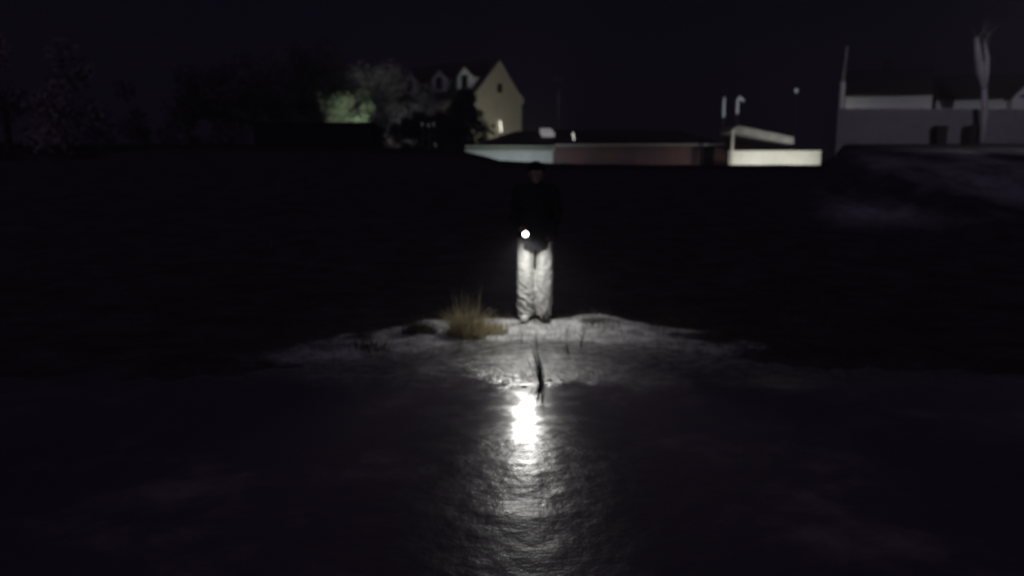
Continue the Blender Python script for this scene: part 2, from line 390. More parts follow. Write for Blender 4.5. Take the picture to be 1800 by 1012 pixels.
for k, x in enumerate((14.6, 17.6)):
    added_lamp(x, 47.6, (x, 50, 2.4), 185, (1, .99, .9), ('unseen lamp added near the left end of', 'unseen lamp added near the right end of')[k] + ' the bright white boundary wall', 150, group='added lamps in front of the boundary wall')

# ------------------------------------------------------------------ low outbuilding (white) and brick shed
def low_building(name, label, x0, x1, y0, dep, ze, zr, wm, hip_l=0, hip_r=0, gutter=False):
    zb = min(gz(x0, y0), gz(x1, y0)) - .3
    e = empty(name, (x0, y0, zb)); tag(e, label, 'outbuilding')
    Wd = x1 - x0
    MB().box((0, 0, 0), (Wd, dep, ze - zb)).build('wall', wm, e)
    a = ze - zb; r = zr - zb; o_ = .25; m_ = dep / 2
    vs = [(-o_, -o_, a+.003), (Wd+o_*(hip_r > 0), -o_, a+.003), (Wd+o_*(hip_r > 0), dep+o_, a+.003), (-o_, dep+o_, a+.003),
          (hip_l, m_, r), (Wd-hip_r, m_, r)]
    rfo = MB().add(vs, [(0, 3, 2, 1), (0, 1, 5, 4), (1, 2, 5), (2, 3, 4, 5), (3, 0, 4)]).build('roof', M['roof'], e)
    if gutter:
        MB().tube([(0.1, -.32, a+.02), (Wd, -.32, a+.05)], .06, 8).build('gutter', M['frame'], e)
    return e, rfo, zb
xa, xb, xc = P(818, 270, 52).x, P(972, 270, 52).x, P(1272, 270, 52).x
wo, worf, wz = low_building('outbuilding', 'low outbuilding with lit white wall under a dark hipped roof, left of the brick shed', xa, xb, 52, 5, P(0, 262, 52).z, P(0, 231, 54.5).z, M['white'], 3.2, 0)
MB().box((0, -.03, 1.5), (5.7, -.004, 1.85)).build('wall_band', mat('greenish_band', (.42, .46, .38), .9, nscale=2, col2=(.5, .52, .44)), wo).hide_render = False
bs, bsrf, bz = low_building('brick_shed', 'long low brown brick shed between the white outbuilding and the bright boundary wall', xb + .004, xc, 52.1, 5, P(0, 256, 52).z, P(0, 229, 54.5).z, M['brick'], 0, 2.4, True)
# doors and windows hardly seen in the dark
MB().box((9.4, -.04, .0), (10.3, -.003, 2.0)).build('door', M['dark'], bs)
# skylight
q0 = P(949, 226, 53.6); q1 = P(974, 233, 53.6)
sk = MB(); sk.add([Vector(q0) - Vector((xa, 52, wz)), P(968, 226, 53.6) - Vector((xa, 52, wz)), P(975, 234, 53.2) - Vector((xa, 52, wz)), P(953, 234, 53.2) - Vector((xa, 52, wz))], [(0, 1, 2, 3)])
vv = [Vector(v) for v in sk.v]; sk = MB().add(vv + [v + Vector((0, .12, -.25)) for v in vv], [(0,1,2,3), (7,6,5,4), (0,4,5,1), (1,5,6,2), (2,6,7,3), (3,7,4,0)])
sk.build('skylight', M['litglass'], worf)
# slim lamp on the brick shed roof
def slim_lamp(name, px, py0, py1, Y, m, label, base_z, r=.05, tilt=0, group=None, head=False):
    a = P(px, py1, Y); t = P(px, py0, Y); e = empty(name, (a.x, Y, base_z)); tag(e, label, 'lamp', group)
    if a.z - base_z > .05: MB().tube([(0, 0, 0), (0, 0, a.z - base_z)], .05, 8).build('pole', M['pole'], e)
    mb = MB().tube([(0, 0, a.z - base_z), (tilt, 0, t.z - base_z)], [r, r*.8], 10)
    mb.build('lamp_tube', m, e)
    if head:
        MB().tube([(tilt, 0, t.z - base_z + .003), (tilt + .12, 0, t.z - base_z + .22), (tilt + .45, -.1, t.z - base_z - .1)], [.07, .11, .1], 8).build('lamp_head', M['lampdim'], e)
    return e
slim_lamp('roof_lamp', 1009, 234, 246, 52.6, M['lampon'], 'small slim lamp glowing at the left end of the brick shed eave', P(0, 256, 52.6).z + .1, .035, -.09)
# thin aerial
e = empty('aerial_pole', (P(985, 230, 55).x, 57.5, gz(3, 57.5))); tag(e, 'thin faint aerial pole sticking up behind the outbuilding roof', 'pole')
MB().tube([(0, 0, 0), (0, 0, P(985, 160, 57.5).z - gz(3, 57.5))], [.06, .03], 8).build('mast', M['pole'], e)
MB().tube([(-.4, 0, 6.2), (.4, 0, 6.2)], .015, 6).build('crossbar', M['pole'], e)

# street lamps beyond the shed
slim_lamp('street_lamp', 1272, 172, 206, 66, M['lampdim'], 'tall lit lamp post above the dark shed roof, left of the close pair', gz(17, 66), .09)
slim_lamp('street_lamp', 1296, 176, 200, 66, M['lampdim'], 'lit lamp post with a hooked head, right one of the close pair', gz(17, 66), .10, head=True)
e = slim_lamp('street_lamp', 1399, 163, 166, 90, M['pole'], 'distant single street lamp glowing alone in the black sky right of the close pair', gz(30, 90), .05)
MB().ball((0, -.1, P(0, 160, 90).z - e.location.z), (.2, .15, .24)).build('lamp_head', M['lampdim'], e)

# ------------------------------------------------------------------ boundary wall and carport
x0, x1 = P(1282, 270, 50).x, P(1443, 270, 50).x
zt = P(0, 265, 50).z; zb = gz(16, 50) - .3
bw = empty('boundary_wall', (x0, 50, zb)); tag(bw, 'low bright lit cream white wall, brightest strip under the carport', 'wall')
MB().box((0, 0, 0), (x1-x0, .22, zt-zb-.06)).build('wall_panel', M['cream'], bw)
MB().box((-.04, -.03, zt-zb-.057), (x1-x0+.04, .25, zt-zb)).build('coping', M['cream'], bw)
for k in range(1, 8): MB().box(((x1-x0)*k/8-.012, -.006, 0), ((x1-x0)*k/8+.012, .0, zt-zb-.06)).build('joint_strip', M['polepale'], bw)
cx0, cx1 = P(1287, 240, 49.6).x, P(1372, 240, 52).x
cpz = gz(14, 49.6); e = empty('carport', (cx0, 49.6, cpz)); tag(e, 'open carport with a pale lit front post and sloping pale roof, behind the bright wall', 'carport')
ct = P(0, 228, 49.6).z - cpz
MB().tube([(0, -.05, -.1), (0, -.05, ct)], .085, 10).build('post', M['polepale'], e)
MB().tube([(cx1-cx0, 2.8, -.1), (cx1-cx0, 2.8, ct-.9)], .07, 10).build('post', M['pole'], e)
MB().tube([(0.1, 2.8, -.1), (0.1, 2.8, ct-.05)], .07, 10).build('post', M['pole'], e)
Wc = cx1 - cx0
MB().prism([(-.1, ct+.0), (.35, ct+.22), (Wc, ct-.45), (Wc, ct-.85), (.35, ct-.2), (-.1, ct-.14)], 1, -.08, 3.0).build('roof', M['sheet'], e)
MB().prism([(.1, .4), (Wc-.1, .4), (Wc-.1, ct-1.0), (.1, ct-.45)], 1, 2.9, 2.98).build('back_panel', M['brick'], e)

# ------------------------------------------------------------------ right-hand fence, bungalows, pole, tree, bins
fx0 = P(1472, 220, 46).x; fz = gz(22, 46) - .2; ft = P(0, 191, 46).z
fe = empty('board_fence', (fx0, 46, fz)); tag(fe, 'long grey close-boarded fence in front of the bungalows', 'fence')
mb = MB(); k = 0; x = 0
while x < 22:
    h = ft - fz + .02 * math.sin(k * 1.7) - .02*x*.2; mb.box((x, 0, 0), (x+.192, .03, h)); x += .2; k += 1
mb.build('boards', M['grey'], fe)
mb = MB().box((0, .033, .4), (22, .09, .5)).box((0, .033, 1.5), (22, .09, 1.6)); mb.build('rail', M['grey'], fe)
for k in range(8): MB().box((k*2.9, .093, -.2), (k*2.9+.1, .19, ft-fz-.1)).build('post', M['grey'], fe)
def bungalow(label, px0, px1, Y, pyt, dep, zr, ch=None):
    a, b_ = P(px0, 180, Y).x, P(px1, 180, Y).x; zb = gz(a, Y) - .2; zt = P(0, pyt, Y).z
    e = empty('bungalow', (a, Y, zb), -R(23)); tag(e, label, 'bungalow')
    MB().box((0, 0, 0), (b_-a, dep, zt-zb)).build('wall', M['pale'], e)
    Wd = b_-a; h = zt-zb
    r = MB().prism([(-.35, h-.12), (dep/2, h+zr), (dep+.35, h-.12), (dep+.35, h+.0), (dep/2, h+zr+.15), (-.35, h+.0)], 0, -.1, Wd+.1).build('roof', M['roof'], e)
    if ch: MB().box((ch, dep/2-.3, h+zr-.3), (ch+.6, dep/2+.3, h+zr+.7)).build('chimney', M['dark'], r)
    for t in (.3, .7): MB().box((Wd*t-.5, -.04, .9), (Wd*t+.5, -.003, h-1.35)).build('window', M['glassd'], e)
    return e
bungalow('nearer white bungalow at left end of the fence, only its bright wall top showing', 1486, 1622, 49.8, 167, 7, 1.6, 2)
bungalow('second white bungalow behind the fence, right of the gap, behind the forked pale tree', 1646, 1850, 50.2, 173, 7, 1.5)
g2 = P(1782, 150, 48.2); e = empty('garden_shed', (g2.x, 48.2, gz(g2.x, 48.2))); tag(e, 'pale shed end at the right edge, rising above the fence beside the forked tree', 'shed')
hz = P(0, 153, 48.2).z - e.location.z
MB().prism([(0, -.2), (2.6, -.2), (2.6, hz), (.6, hz+.02), (0, hz-.55)], 1, 0, 1.8).build('wall', M['pale'], e)
MB().prism([(-.15, hz-.72), (.6, hz+.023), (2.7, hz+.003), (2.7, hz+.1), (.55, hz+.12), (-.15, hz-.6)], 1, -.1, 1.9).build('roof', M['roof'], e)
pp = P(1478, 200, 46.5); e = empty('utility_pole', (pp.x, 46.5, gz(pp.x, 46.5) - .2)); tag(e, 'thin utility pole at the left end of the grey fence', 'pole')
hp = P(0, 78, 45.7).z - e.location.z; hm = P(0, 142, 45.7).z - e.location.z
MB().tube([(0, 0, 0), (0, 0, hm)], .15, 10).build('pole_sleeve', M['pale'], e)
MB().tube([(0, 0, hm), (.12, 0, hp)], [.08, .06], 10).build('pole', M['pole'], e)
# dark bins / shrubs against the fence
bn = None
for k, px in enumerate((1651, 1707)):
    q = P(px, 250, 45.4); zz = gz(q.x, 45.4)
    lab = ('dark upright wheeled bin before the fence, left of the pair', 'dark upright wheeled bin before the fence, right of the pair nearest the tree')[k]
    if bn is None:
        bn = empty('wheeled_bin', (q.x, 45.4, zz))
        MB().prism([(-.24, .08), (.24, .08), (.30, 1.15), (-.30, 1.15)], 1, -.28, .28).build('body', M['dark'], bn)
        MB().prism([(-.32, 1.153), (.32, 1.153), (.24, 1.26), (-.24, 1.28)], 1, -.32, .32).build('lid', M['dark'], bn)
        for s in (-1, 1):
            MB().tube([(s*.2, .3, .1), (s*.27, .3, .1)], .1, 14).build('wheel', M['shoe'], bn)
        MB().tube([(-.25, .33, 1.08), (.25, .33, 1.08)], .02, 8).build('handle', M['dark'], bn); c = bn
    else:
        c = copy_tree(bn); c.location = (q.x, 45.4, zz); c.rotation_euler = (0, 0, .25)
    tag(c, lab, 'bin', 'wheeled bins before the fence')

# forked pale tree
def limb(mb, p, d, L_, r, depth, spread=.5, up=.1, n=6):
    pts = [p]; rr_ = [r]; q = Vector(p); d = Vector(d).normalized()
    for i in range(4):
        d = (d + Vector((random.uniform(-1, 1), random.uniform(-1, 1), random.uniform(-.3, 1)*up*3)) * .12).normalized()
        q = q + d * L_ / 4; pts.append(q.copy()); rr_.append(r * (1 - .45 * (i+1) / 4))
    mb.tube(pts, rr_, n); tips = [q.copy()]
    if depth > 0:
        for k in range(random.choice((2, 3, 3))):
            j = random.choice((2, 3, 4)); dd = (d + Vector((random.uniform(-1, 1), random.uniform(-1, 1), random.uniform(-.2, .8))) * spread).normalized()
            tips += limb(mb, pts[j].copy(), dd, L_ * random.uniform(.6, .85), rr_[j] * .65, depth-1, spread, up, max(4, n-1))
    return tips
tp = P(1729, 215, 44.8); e = empty('forked_tree', (tp.x, 44.8, gz(tp.x, 44.8) - .1)); tag(e, 'bare pale forked tree trunk rising above the fence at the right', 'tree')
def L2(px, py): v = P(px, py, 44.8); return (v.x - tp.x, 0, v.z - e.location.z)
mb = MB(); mb.tube([(0, 0, 0), L2(1731, 200), L2(1730, 155)], [.2, .17, .15], 10)
mb.build('trunk', M['barkpale'], e, True)
mb = MB(); mb.tube([L2(1730, 158), L2(1724, 130), L2(1719, 98), L2(1716, 66)], [.15, .24, .2, .13], 8); mb.tube([L2(1731, 158), L2(1733, 130), L2(1735, 104), L2(1731, 68)], [.12, .16, .14, .05], 8)
mb.build('limb', M['barkpale'], e, True)
mb = MB()
for k in range(14):
    a = Vector(L2(random.uniform(1715, 1737), random.uniform(60, 105)))
    mb.tube([a, a + Vector((random.uniform(-.7, .7), random.uniform(-.6, .6), random.uniform(.4, 1.3)))], [.03, .008], 5)
mb.build('branch', M['bark'], e)

# big bare-ish leaf trees on the left
def leaf_cloud(mb, centers, rad, count, size, flat=.8):
    for i in range(count):
        c = random.choice(centers); r_ = rad * random.random() ** .5
        a = Vector((random.gauss(0, 1), random.gauss(0, 1), random.gauss(0, flat))).normalized() * r_
        q = Vector(c) + a; s_ = size * random.uniform(.6, 1.4)
        u = Vector((random.gauss(0, 1), random.gauss(0, 1), random.gauss(0, 1))).normalized(); v = u.orthogonal().normalized()
        mb.add([q - u*s_, q + v*s_*.45, q + u*s_, q - v*s_*.45], [(0, 1, 2, 3)])
def leaf_tree(px, pyt, Y, wd, m, label, count=5000, size=.13, seed=1, trunk='bark', group='trees around the tall house', name='leafy_tree'):
    random.seed(seed); x = P(px, 250, Y).x; zb = gz(x, Y); h = P(0, pyt, Y).z - zb
    e = empty(name, (x, Y, zb)); tag(e, label, 'tree', group)
    mb = MB(); tips = limb(mb, Vector((0, 0, -.1)), (0, 0, 1), h*.42, h*.028, 3, .75, .15, 8)
    mb.build('trunk', M[trunk], e, True)
    tips = [t for t in tips if t.z > h*.2]
    k = h / max(t.z for t in tips) * .95
    kx = wd / 2 / max(.1, max(abs(t.x) for t in tips))
    tips = [Vector((t.x*kx, t.y*kx, t.z*k)) for t in tips]
    tips += [Vector((random.uniform(-wd*.38, wd*.38), random.uniform(-2, 2), h*random.uniform(.12, .75))) for _ in range(26)]
    lc = MB(); leaf_cloud(lc, tips, h*.13, int(count*1.4), size); lc.build('crown', M[m], e, fix=False)
    return e
leaf_tree(590, 95, 69, 9, 'leafg', 'green leafy tree left of the house, its low foliage lit green above the dark barn', 9000, .14, 3)
leaf_tree(690, 118, 68, 8, 'leafb', 'dull green tree between the lit green tree and the dormers', 7000, .13, 4)
leaf_tree(480, 80, 62, 10, 'leafb', 'tall dim tree left of the lit green tree, behind the barn', 8000, .13, 5)
leaf_tree(330, 120, 60, 11, 'leafb', 'wide black tree at far left between the barn and the edge tree', 7000, .15, 6)
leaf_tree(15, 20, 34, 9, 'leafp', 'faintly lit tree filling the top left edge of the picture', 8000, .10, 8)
leaf_tree(735, 200, 64.8, 5, 'leafd', 'low dark bushy tree beside the conifer below the dormers', 6000, .12, 9)
leaf_tree(772, 192, 63.6, 4.6, 'leafd', 'low dark shrub at the foot of the conifer, left side', 6000, .12, 10)
leaf_tree(600, 158, 65, 6.5, 'leafg', 'low green tree lit brightest just above the black barn roof', 9000, .13, 12)

# conifer
def conifer(px, pyt, Y, wd, label, seed=2):
    random.seed(seed); x = P(px, 250, Y).x; zb = gz(x, Y); h = P(0, pyt, Y).z - zb
    e = empty('conifer', (x, Y, zb)); tag(e, label, 'tree')
    MB().tube([(0, 0, -.1), (0, 0, h*.5), (.05, 0, h*.97)], [.22, .14, .02], 8).build('trunk', M['bark'], e, True)
    mb = MB(); z = .5
    while z < h*.98:
        r_ = wd/2 * (1 - z/h) ** .75 + .12
        for k in range(9):
            a = random.uniform(0, 6.28); rl = r_ * random.uniform(.65, 1.25); d = Vector((math.cos(a), math.sin(a), 0))
            for i in range(16):
                t = random.uniform(.15, 1); q = Vector((0, 0, z)) + d*rl*t + Vector((random.gauss(0, .10), random.gauss(0, .10), -.28*rl*t*t + random.gauss(0, .06)))
                u = (d + Vector((random.gauss(0, .6), random.gauss(0, .6), random.gauss(-.2, .4)))).normalized() * .22; v = u.orthogonal().normalized() * .07
                mb.add([q-u, q+v, q+u, q-v], [(0, 1, 2, 3)])
        z += .16
    mb.build('crown', M['leafd'], e, fix=False); return e
conifer(818, 152, 62, 6.6, 'black conifer standing in front of the left side of the lit gable')

# barn silhouette
bx0, bx1 = P(445, 220, 50).x, P(651, 220, 50).x; zb = gz(-10, 50) - .2; zt = P(0, 215, 50).z
e = empty('barn', (bx0, 50, zb)); tag(e, 'flat black barn silhouette in front of the lit green tree', 'barn')
MB().box((0, 0, 0), (bx1-bx0, 5, zt-zb-.1)).build('wall', M['dark'], e)
MB().prism([(-.15, zt-zb-.097), (5.15, zt-zb-.35), (5.15, zt-zb-.2), (-.15, zt-zb)], 0, -.15, bx1-bx0+.12).build('roof', M['roof'], e)
MB().box((2.5, -.05, 0), (4.6, -.003, 1.9)).build('door', M['dark'], e)
# lamp behind the barn that lights the foliage and the dormer side
lx = P(606, 200, 60).x; e = empty('yard_lamp', (lx, 60.5, gz(lx, 60.5))); tag(e, 'yard lamp on a pole hidden behind the black barn roof', 'lamp')
zz = P(0, 222, 60.5).z
MB().tube([(0, 0, 0), (0, 0, zz - e.location.z)], .05, 8).build('pole', M['pole'], e)
MB().tube([(0, 0, zz-e.location.z), (0, .1, zz-e.location.z+.1)], [.12, .14], 10).build('lamp_housing', M['torch'], e)
spot('bulb', (lx, 60.8, zz + .05), (lx + 1.2, 70, zz + 1.9), 1150, 110, (.95, 1, .85), e, radius=.1, blend=1)
lx2 = P(705, 200, 66).x; e = empty('added_dormer_lamp', (lx2, 64, gz(lx2, 64))); tag(e, 'unseen lamp added among the dark bushes, aimed at the dormer front', 'lamp')  # lamp added out of sight to brighten the dormers and facade
MB().tube([(0, 0, 0), (0, 0, 1.2)], .04, 8).build('pole', M['pole'], e)
MB().tube([(0, 0, 1.2), (0, .08, 1.35)], [.1, .12], 10).build('lamp_housing', M['torch'], e)
spot('bulb', (lx2, 64.2, gz(lx2, 64) + 1.4), P(780, 150, 75), 210, 60, (.9, .92, 1), e, radius=.1, blend=.8)
# tiny lights in the trees
for px, py, lab in ((743, 219, 'faint tiny light, leftmost of the three in a row beside the conifer'), (754, 221, 'faint tiny light in the middle of the three beside the conifer'), (763, 219, 'faint tiny light closest to the conifer in the row of three'),
                    (702, 213, 'single faint tiny light left of the row of three'), (766, 255, 'low faint tiny light at the foot of the conifer')):
    q = P(px, py, 57.5); e = empty('garden_light', (q.x, 57.5, gz(q.x, 57.5))); tag(e, lab, 'lamp', 'faint garden lights by the conifer')
    MB().tube([(0, 0, 0), (0, 0, q.z - e.location.z - .1)], .02, 6).build('pole', M['pole'], e)
    MB().tube([(0, 0, q.z - e.location.z - .1), (-.06, 0, q.z - e.location.z + .13)], .06, 8).build('lamp_tube', M['lampfaint'], e)
# street lamp outside the frame on the right
slx, sly = 24.5, 31; e = empty('street_lamp', (slx, sly, gz(slx, sly))); tag(e, 'street lamp on a tall column beyond the right edge, lighting fence and bungalows', 'lamp')
zz = gz(slx, sly)
MB().tube([(0, 0, 0), (0, 0, 6.5), (-.3, 0, 6.9), (-1.0, 0, 7)], [.09, .06, .05, .05], 10).build('pole', M['pole'], e)
MB().box((-1.6, -.12, 6.9), (-1.0, .12, 7.03)).build('lamp_head', M['pole'], e)
spot('bulb', (slx - 1.3, sly, zz + 6.8), (23, 47, 4.2), 1500, 110, (.95, .92, 1), e, radius=.15, blend=.9)

# ------------------------------------------------------------------ grasses on the bank
def tussock(name, label, x, y, n_, h, rad, m, lean=.5, cat='grass clump', tall=0, bladew=.004, seed=1, group=None, dz=0):
    random.seed(seed); mb = MB()
    for i in range(n_ + tall):
        a = random.uniform(0, 6.28); r_ = rad * random.random() ** .7
        hh = h * random.uniform(.45, 1.1) * (1 - .45 * (r_/rad) ** 2)
        ln = lean
        if i >= n_: hh = h * random.uniform(1.0, 1.5); ln = .12; r_ *= .6
        p0 = Vector((math.cos(a)*r_*1.2, math.sin(a)*r_*.8, -.02)); d = Vector((math.cos(a), math.sin(a), 0)) * random.uniform(0, ln) + Vector((random.gauss(0, .12), random.gauss(0, .12), 0)) * (ln > .2)
        side = Vector((random.gauss(0, 1), random.gauss(0, 1), 0)).normalized() * bladew
        prev = None; k = len(mb.v); vs = []
        for j in range(5):
            t = j/4; c = p0 + Vector((0, 0, hh*t*(1-.25*t*min(1, d.length)))) + d*hh*t*t
            vs += [c - side*(1-t*.85), c + side*(1-t*.85)]
        mb.add(vs, [(2*j, 2*j+1, 2*j+3, 2*j+2) for j in range(4)])
    o = mb.build(name, m, fix=False, loc=(x, y, gz(x, y) + dz)); tag(o, label, cat, group); return o
def gx(px, py, Y): return P(px, py, Y).x
tussock('grass_tussock', 'thick straw-yellow dry grass tussock left of the person', gx(820, 570, 7.85), 7.85, 800, .38, .165, M['straw'], .7, seed=11, tall=22)
tussock('grass_tussock', 'low spreading straw grass on the right flank of the thick yellow tussock', gx(862, 570, 8.0), 8.0, 420, .2, .16, M['straw'], .7, seed=12, tall=5)
tussock('grass_tussock', 'small brown tussock further left, behind a snowy hump', gx(738, 580, 7.8), 7.8, 420, .17, .15, M['strawd'], .6, seed=13, tall=8)
tussock('grass_tussock', 'dim brown tussock at the leftmost end of the lit snow', gx(640, 600, 7.3), 7.3, 260, .12, .2, M['strawd'], .6, seed=14, tall=6)
tussock('grass_tussock', 'tall thin dead stalks at the right end of the lit snow', gx(1185, 580, 8.3), 8.3, 160, .22, .22, M['strawd'], .3, seed=15, tall=20)
tussock('grass_tussock', 'sparse dead stalks right of the tall thin ones, almost in the dark', gx(1290, 590, 7.7), 7.7, 160, .18, .25, M['strawd'], .3, seed=16, tall=14)
# low greenish cushion of short grass
tussock('grass_cushion', 'low grey-green cushion of short grass on the snowy bank right of the person', gx(1054, 560, 8.3), 8.3, 1100, .075, .17, M['moss'], 1.0, seed=17, tall=0, bladew=.005, dz=-.012)
# thin blades poking out of the snow, countless
random.seed(21); mb = MB()
for i in range(2600):
    x = random.gauss(.3, 1.5); y = bank_y(x) - random.uniform(-.1, 1.3) if random.random() < .65 else bank_y(x) + random.uniform(0, .25)
    z = gz(x, y); h = random.uniform(.02, .10) * (1 + .8 * (random.random() < .06)); dx = Vector((random.gauss(0, .02), random.gauss(0, .02), h)); s_ = Vector((.0018, 0, 0))
    mb.add([Vector((x, y, z-.005)) - s_, Vector((x, y, z-.005)) + s_, Vector((x, y, z)) + dx], [(0, 1, 2)])
o = mb.build('grass', M['strawd'], fix=False); tag(o, 'sparse dead blades poking through the snow of the bank', 'grass', kind='stuff')
# dark twigs; the two thin upright ones stand in for stalk shadows
def twig(label, px, Y, h, lean, seed, m='twig', r=.006):
    random.seed(seed); x = gx(px, 590, Y); mb = MB()
    mb.tube([(0, 0, -.03), (lean*.4, 0, h*.5), (lean, .01, h)], [r, r*.8, r*.3], 6)
    mb.tube([(lean*.4, 0, h*.5), (lean*.4-.05, 0, h*.8)], [r*.6, r*.2], 5); mb.tube([(lean*.2, 0, h*.3), (lean*.2-.06, .02, h*.42)], [r*.6, r*.2], 5)
    o = mb.build('twig', M[m], loc=(x, Y, max(0, gz(x, Y)))); tag(o, label, 'twig', 'dark twigs on the snowy bank'); return o
twig('dark slanting twig on the snow right of the person', 1020, 7.45, .17, .05, 1, r=.008)
twig('short dark twig beside the slanting one, nearer the ice', 1000, 7.15, .09, -.02, 2, r=.008)
twig('sliver in place of a stalk shadow on the snow below the white shoe', 917, 7.6, .10, .01, 3)
twig('sliver in place of a stalk shadow on the snow below the dark shoe', 944, 7.5, .12, -.01, 4)
# black reeds standing in the ice
random.seed(33); rx_, ry_ = gx(951, 668, 6.2), 6.2; mb = MB()
for i in range(34):
    a = Vector((random.gauss(0, .012), random.gauss(0, .02), -.02)); hh = random.uniform(.10, .33)
    d = Vector((-.035 + random.gauss(0, .024), random.gauss(0, .03), hh))
    q = a + d*.55 + Vector((.008, 0, 0)); mb.tube([a, q, a + d], [.0028, .0035, .0008], 5)
o = mb.build('reed_clump', M['reed'], loc=(rx_, ry_, 0)); tag(o, 'black spiky reed clump frozen in the ice beside the bright reflection', 'reeds')

# ice chips scattered on the ice
random.seed(44)
def chip_mesh(seed):
    random.seed(seed); mb = MB(); mb.ball((0, 0, 0), (1, random.uniform(.6, .9), .26), 18, 12)
    mb.v = [tuple(Vector(v) * (1 + .22 * fbm(v[0]*1.3 + seed*7, v[1]*1.3, v[2]*1.3, 2))) for v in mb.v]
    o = mb.build('ice_chip', M['icech'], smooth=True); me = o.data; bpy.data.objects.remove(o); return me
cm = [chip_mesh(s) for s in range(6)]
spots_ = []
random.seed(5)
for i in range(44):
    a = random.uniform(0, 6.28); r_ = abs(random.gauss(0, 1)); spots_.append((908 + math.cos(a)*r_*34, 662 + math.sin(a)*r_*13, random.uniform(.012, .026)))
for px, py in ((860, 659), (893, 631), (972, 645), (980, 660), (830, 672), (1075, 668)):
    spots_.append((px, py, random.uniform(.007, .012)))
for i, (px, py, s_) in enumerate(spots_):
    ang = math.atan((py - 506) / FPX) + PITCH; Y = CAMZ / math.tan(ang)
    q = P(px, py, Y); o = bpy.data.objects.new('ice_chip', cm[i % 6]); C.objects.link(o)
    o.location = (q.x, Y, s_*.1); o.scale = (s_, s_, s_); o.rotation_euler = (random.uniform(-.05, .05), random.uniform(-.05, .05), random.uniform(0, 6.28))
    near = py > 780
    tag(o, 'small clear ice chip on the ice nearer the viewer than the bright reflection' if near else 'small clear ice chip in the glinting patch between bank and bright reflection', 'ice chip', 'ice chips on the near ice' if near else 'ice chips by the bank')

# ------------------------------------------------------------------ person
PX, PY = gx(940, 563, 8.54), 8.54
PZ = gz(PX, PY)
def fuse(mb, name, m, parent, voxel=.012, smooth_it=4, disp=None, sf=.5):
    o = mb.build(name + '_raw', m)
    r = o.modifiers.new('r', 'REMESH'); r.mode = 'VOXEL'; r.voxel_size = voxel; r.use_smooth_shade = True
    s = o.modifiers.new('s', 'SMOOTH'); s.factor = sf; s.iterations = smooth_it
    dg = bpy.context.evaluated_depsgraph_get(); me = bpy.data.meshes.new_from_object(o.evaluated_get(dg)); me.name = name
    bpy.data.objects.remove(o)
    if disp:
        nn = [v.normal.copy() for v in me.vertices]
        for v, k in zip(me.vertices, nn): v.co += k * disp(v.co)
    me.polygons.foreach_set('use_smooth', [True]*len(me.polygons))
    me.materials.clear(); me.materials.append(m)
    q = bpy.data.objects.new(name, me); C.objects.link(q); q.parent = parent; return q
def cap(mb, pts, rads, n=14):
    mb.tube(pts, rads, n)
    for p_, r_ in zip(pts, rads): mb.ball(p_, r_, n, 10)
# local frame: origin between feet, -y faces the viewer; x to picture right
per = empty('person', (PX, PY, PZ), 0)
tag(per, 'person in black jacket and light grey trousers on the snowy bank, holding a lit torch', 'person')
hipL, hipR = (-.09, 0, .90), (.09, .0, .90)
kneeL, kneeR = (-.105, -.03, .48), (.10, -.02, .48)
ankL, ankR = (-.10, .02, .09), (.09, .04, .09)
sh = 1.42
shL, shR = (-.185, 0, sh), (.185, 0, sh)
elL, elR = (-.235, -.04, 1.15), (.25, .06, 1.15)
handL = Vector((-.135, -.33, 1.04)); handR = Vector((.165, -.07, .98))
wrL = handL + Vector((-.045, .085, .02)); wrR = handR + Vector((.02, .08, .03))
b_ = MB()
cap(b_, [hipL, kneeL, ankL], [.085, .055, .04]); cap(b_, [hipR, kneeR, ankR], [.085, .055, .04])
for a in (ankL, ankR): cap(b_, [a, (a[0]-.01, a[1]-.07, .042), (a[0]-.01, a[1]-.11, .036)], [.036, .026, .022])
b_.ball((0, 0, .95), (.165, .11, .13), 20, 14); b_.ball((0, 0, 1.12), (.145, .10, .16), 20, 14); b_.ball((0, 0, 1.30), (.175, .115, .17), 20, 14)
cap(b_, [(0, 0, 1.42), (0, -.01, 1.52)], [.062, .055])
cap(b_, [shL, elL, wrL], [.045, .038, .028]); cap(b_, [shR, elR, wrR], [.045, .038, .028])
cap(b_, [(-.12, 0, 1.42), (.12, 0, 1.42)], [.045, .045])
# head, chin slightly down
hc = Vector((.008, -.03, 1.630))
b_.ball(hc, (.076, .095, .105), 24, 18); b_.ball(hc + Vector((0, -.02, -.055)), (.055, .07, .062), 20, 14)
b_.ball(hc + Vector((0, -.103, -.022)), (.013, .02, .018), 10, 8); b_.tube([hc + Vector((0, -.088, .018)), hc + Vector((0, -.108, -.018))], [.008, .012], 8)
for s in (-1, 1):
    b_.ball(hc + Vector((s*.078, .01, -.005)), (.012, .022, .032), 10, 8)
    b_.ball(hc + Vector((s*.032, -.08, .026)), (.024, .014, .009), 10, 8)
b_.ball(hc + Vector((0, -.086, -.058)), (.024, .010, .008), 10, 8)
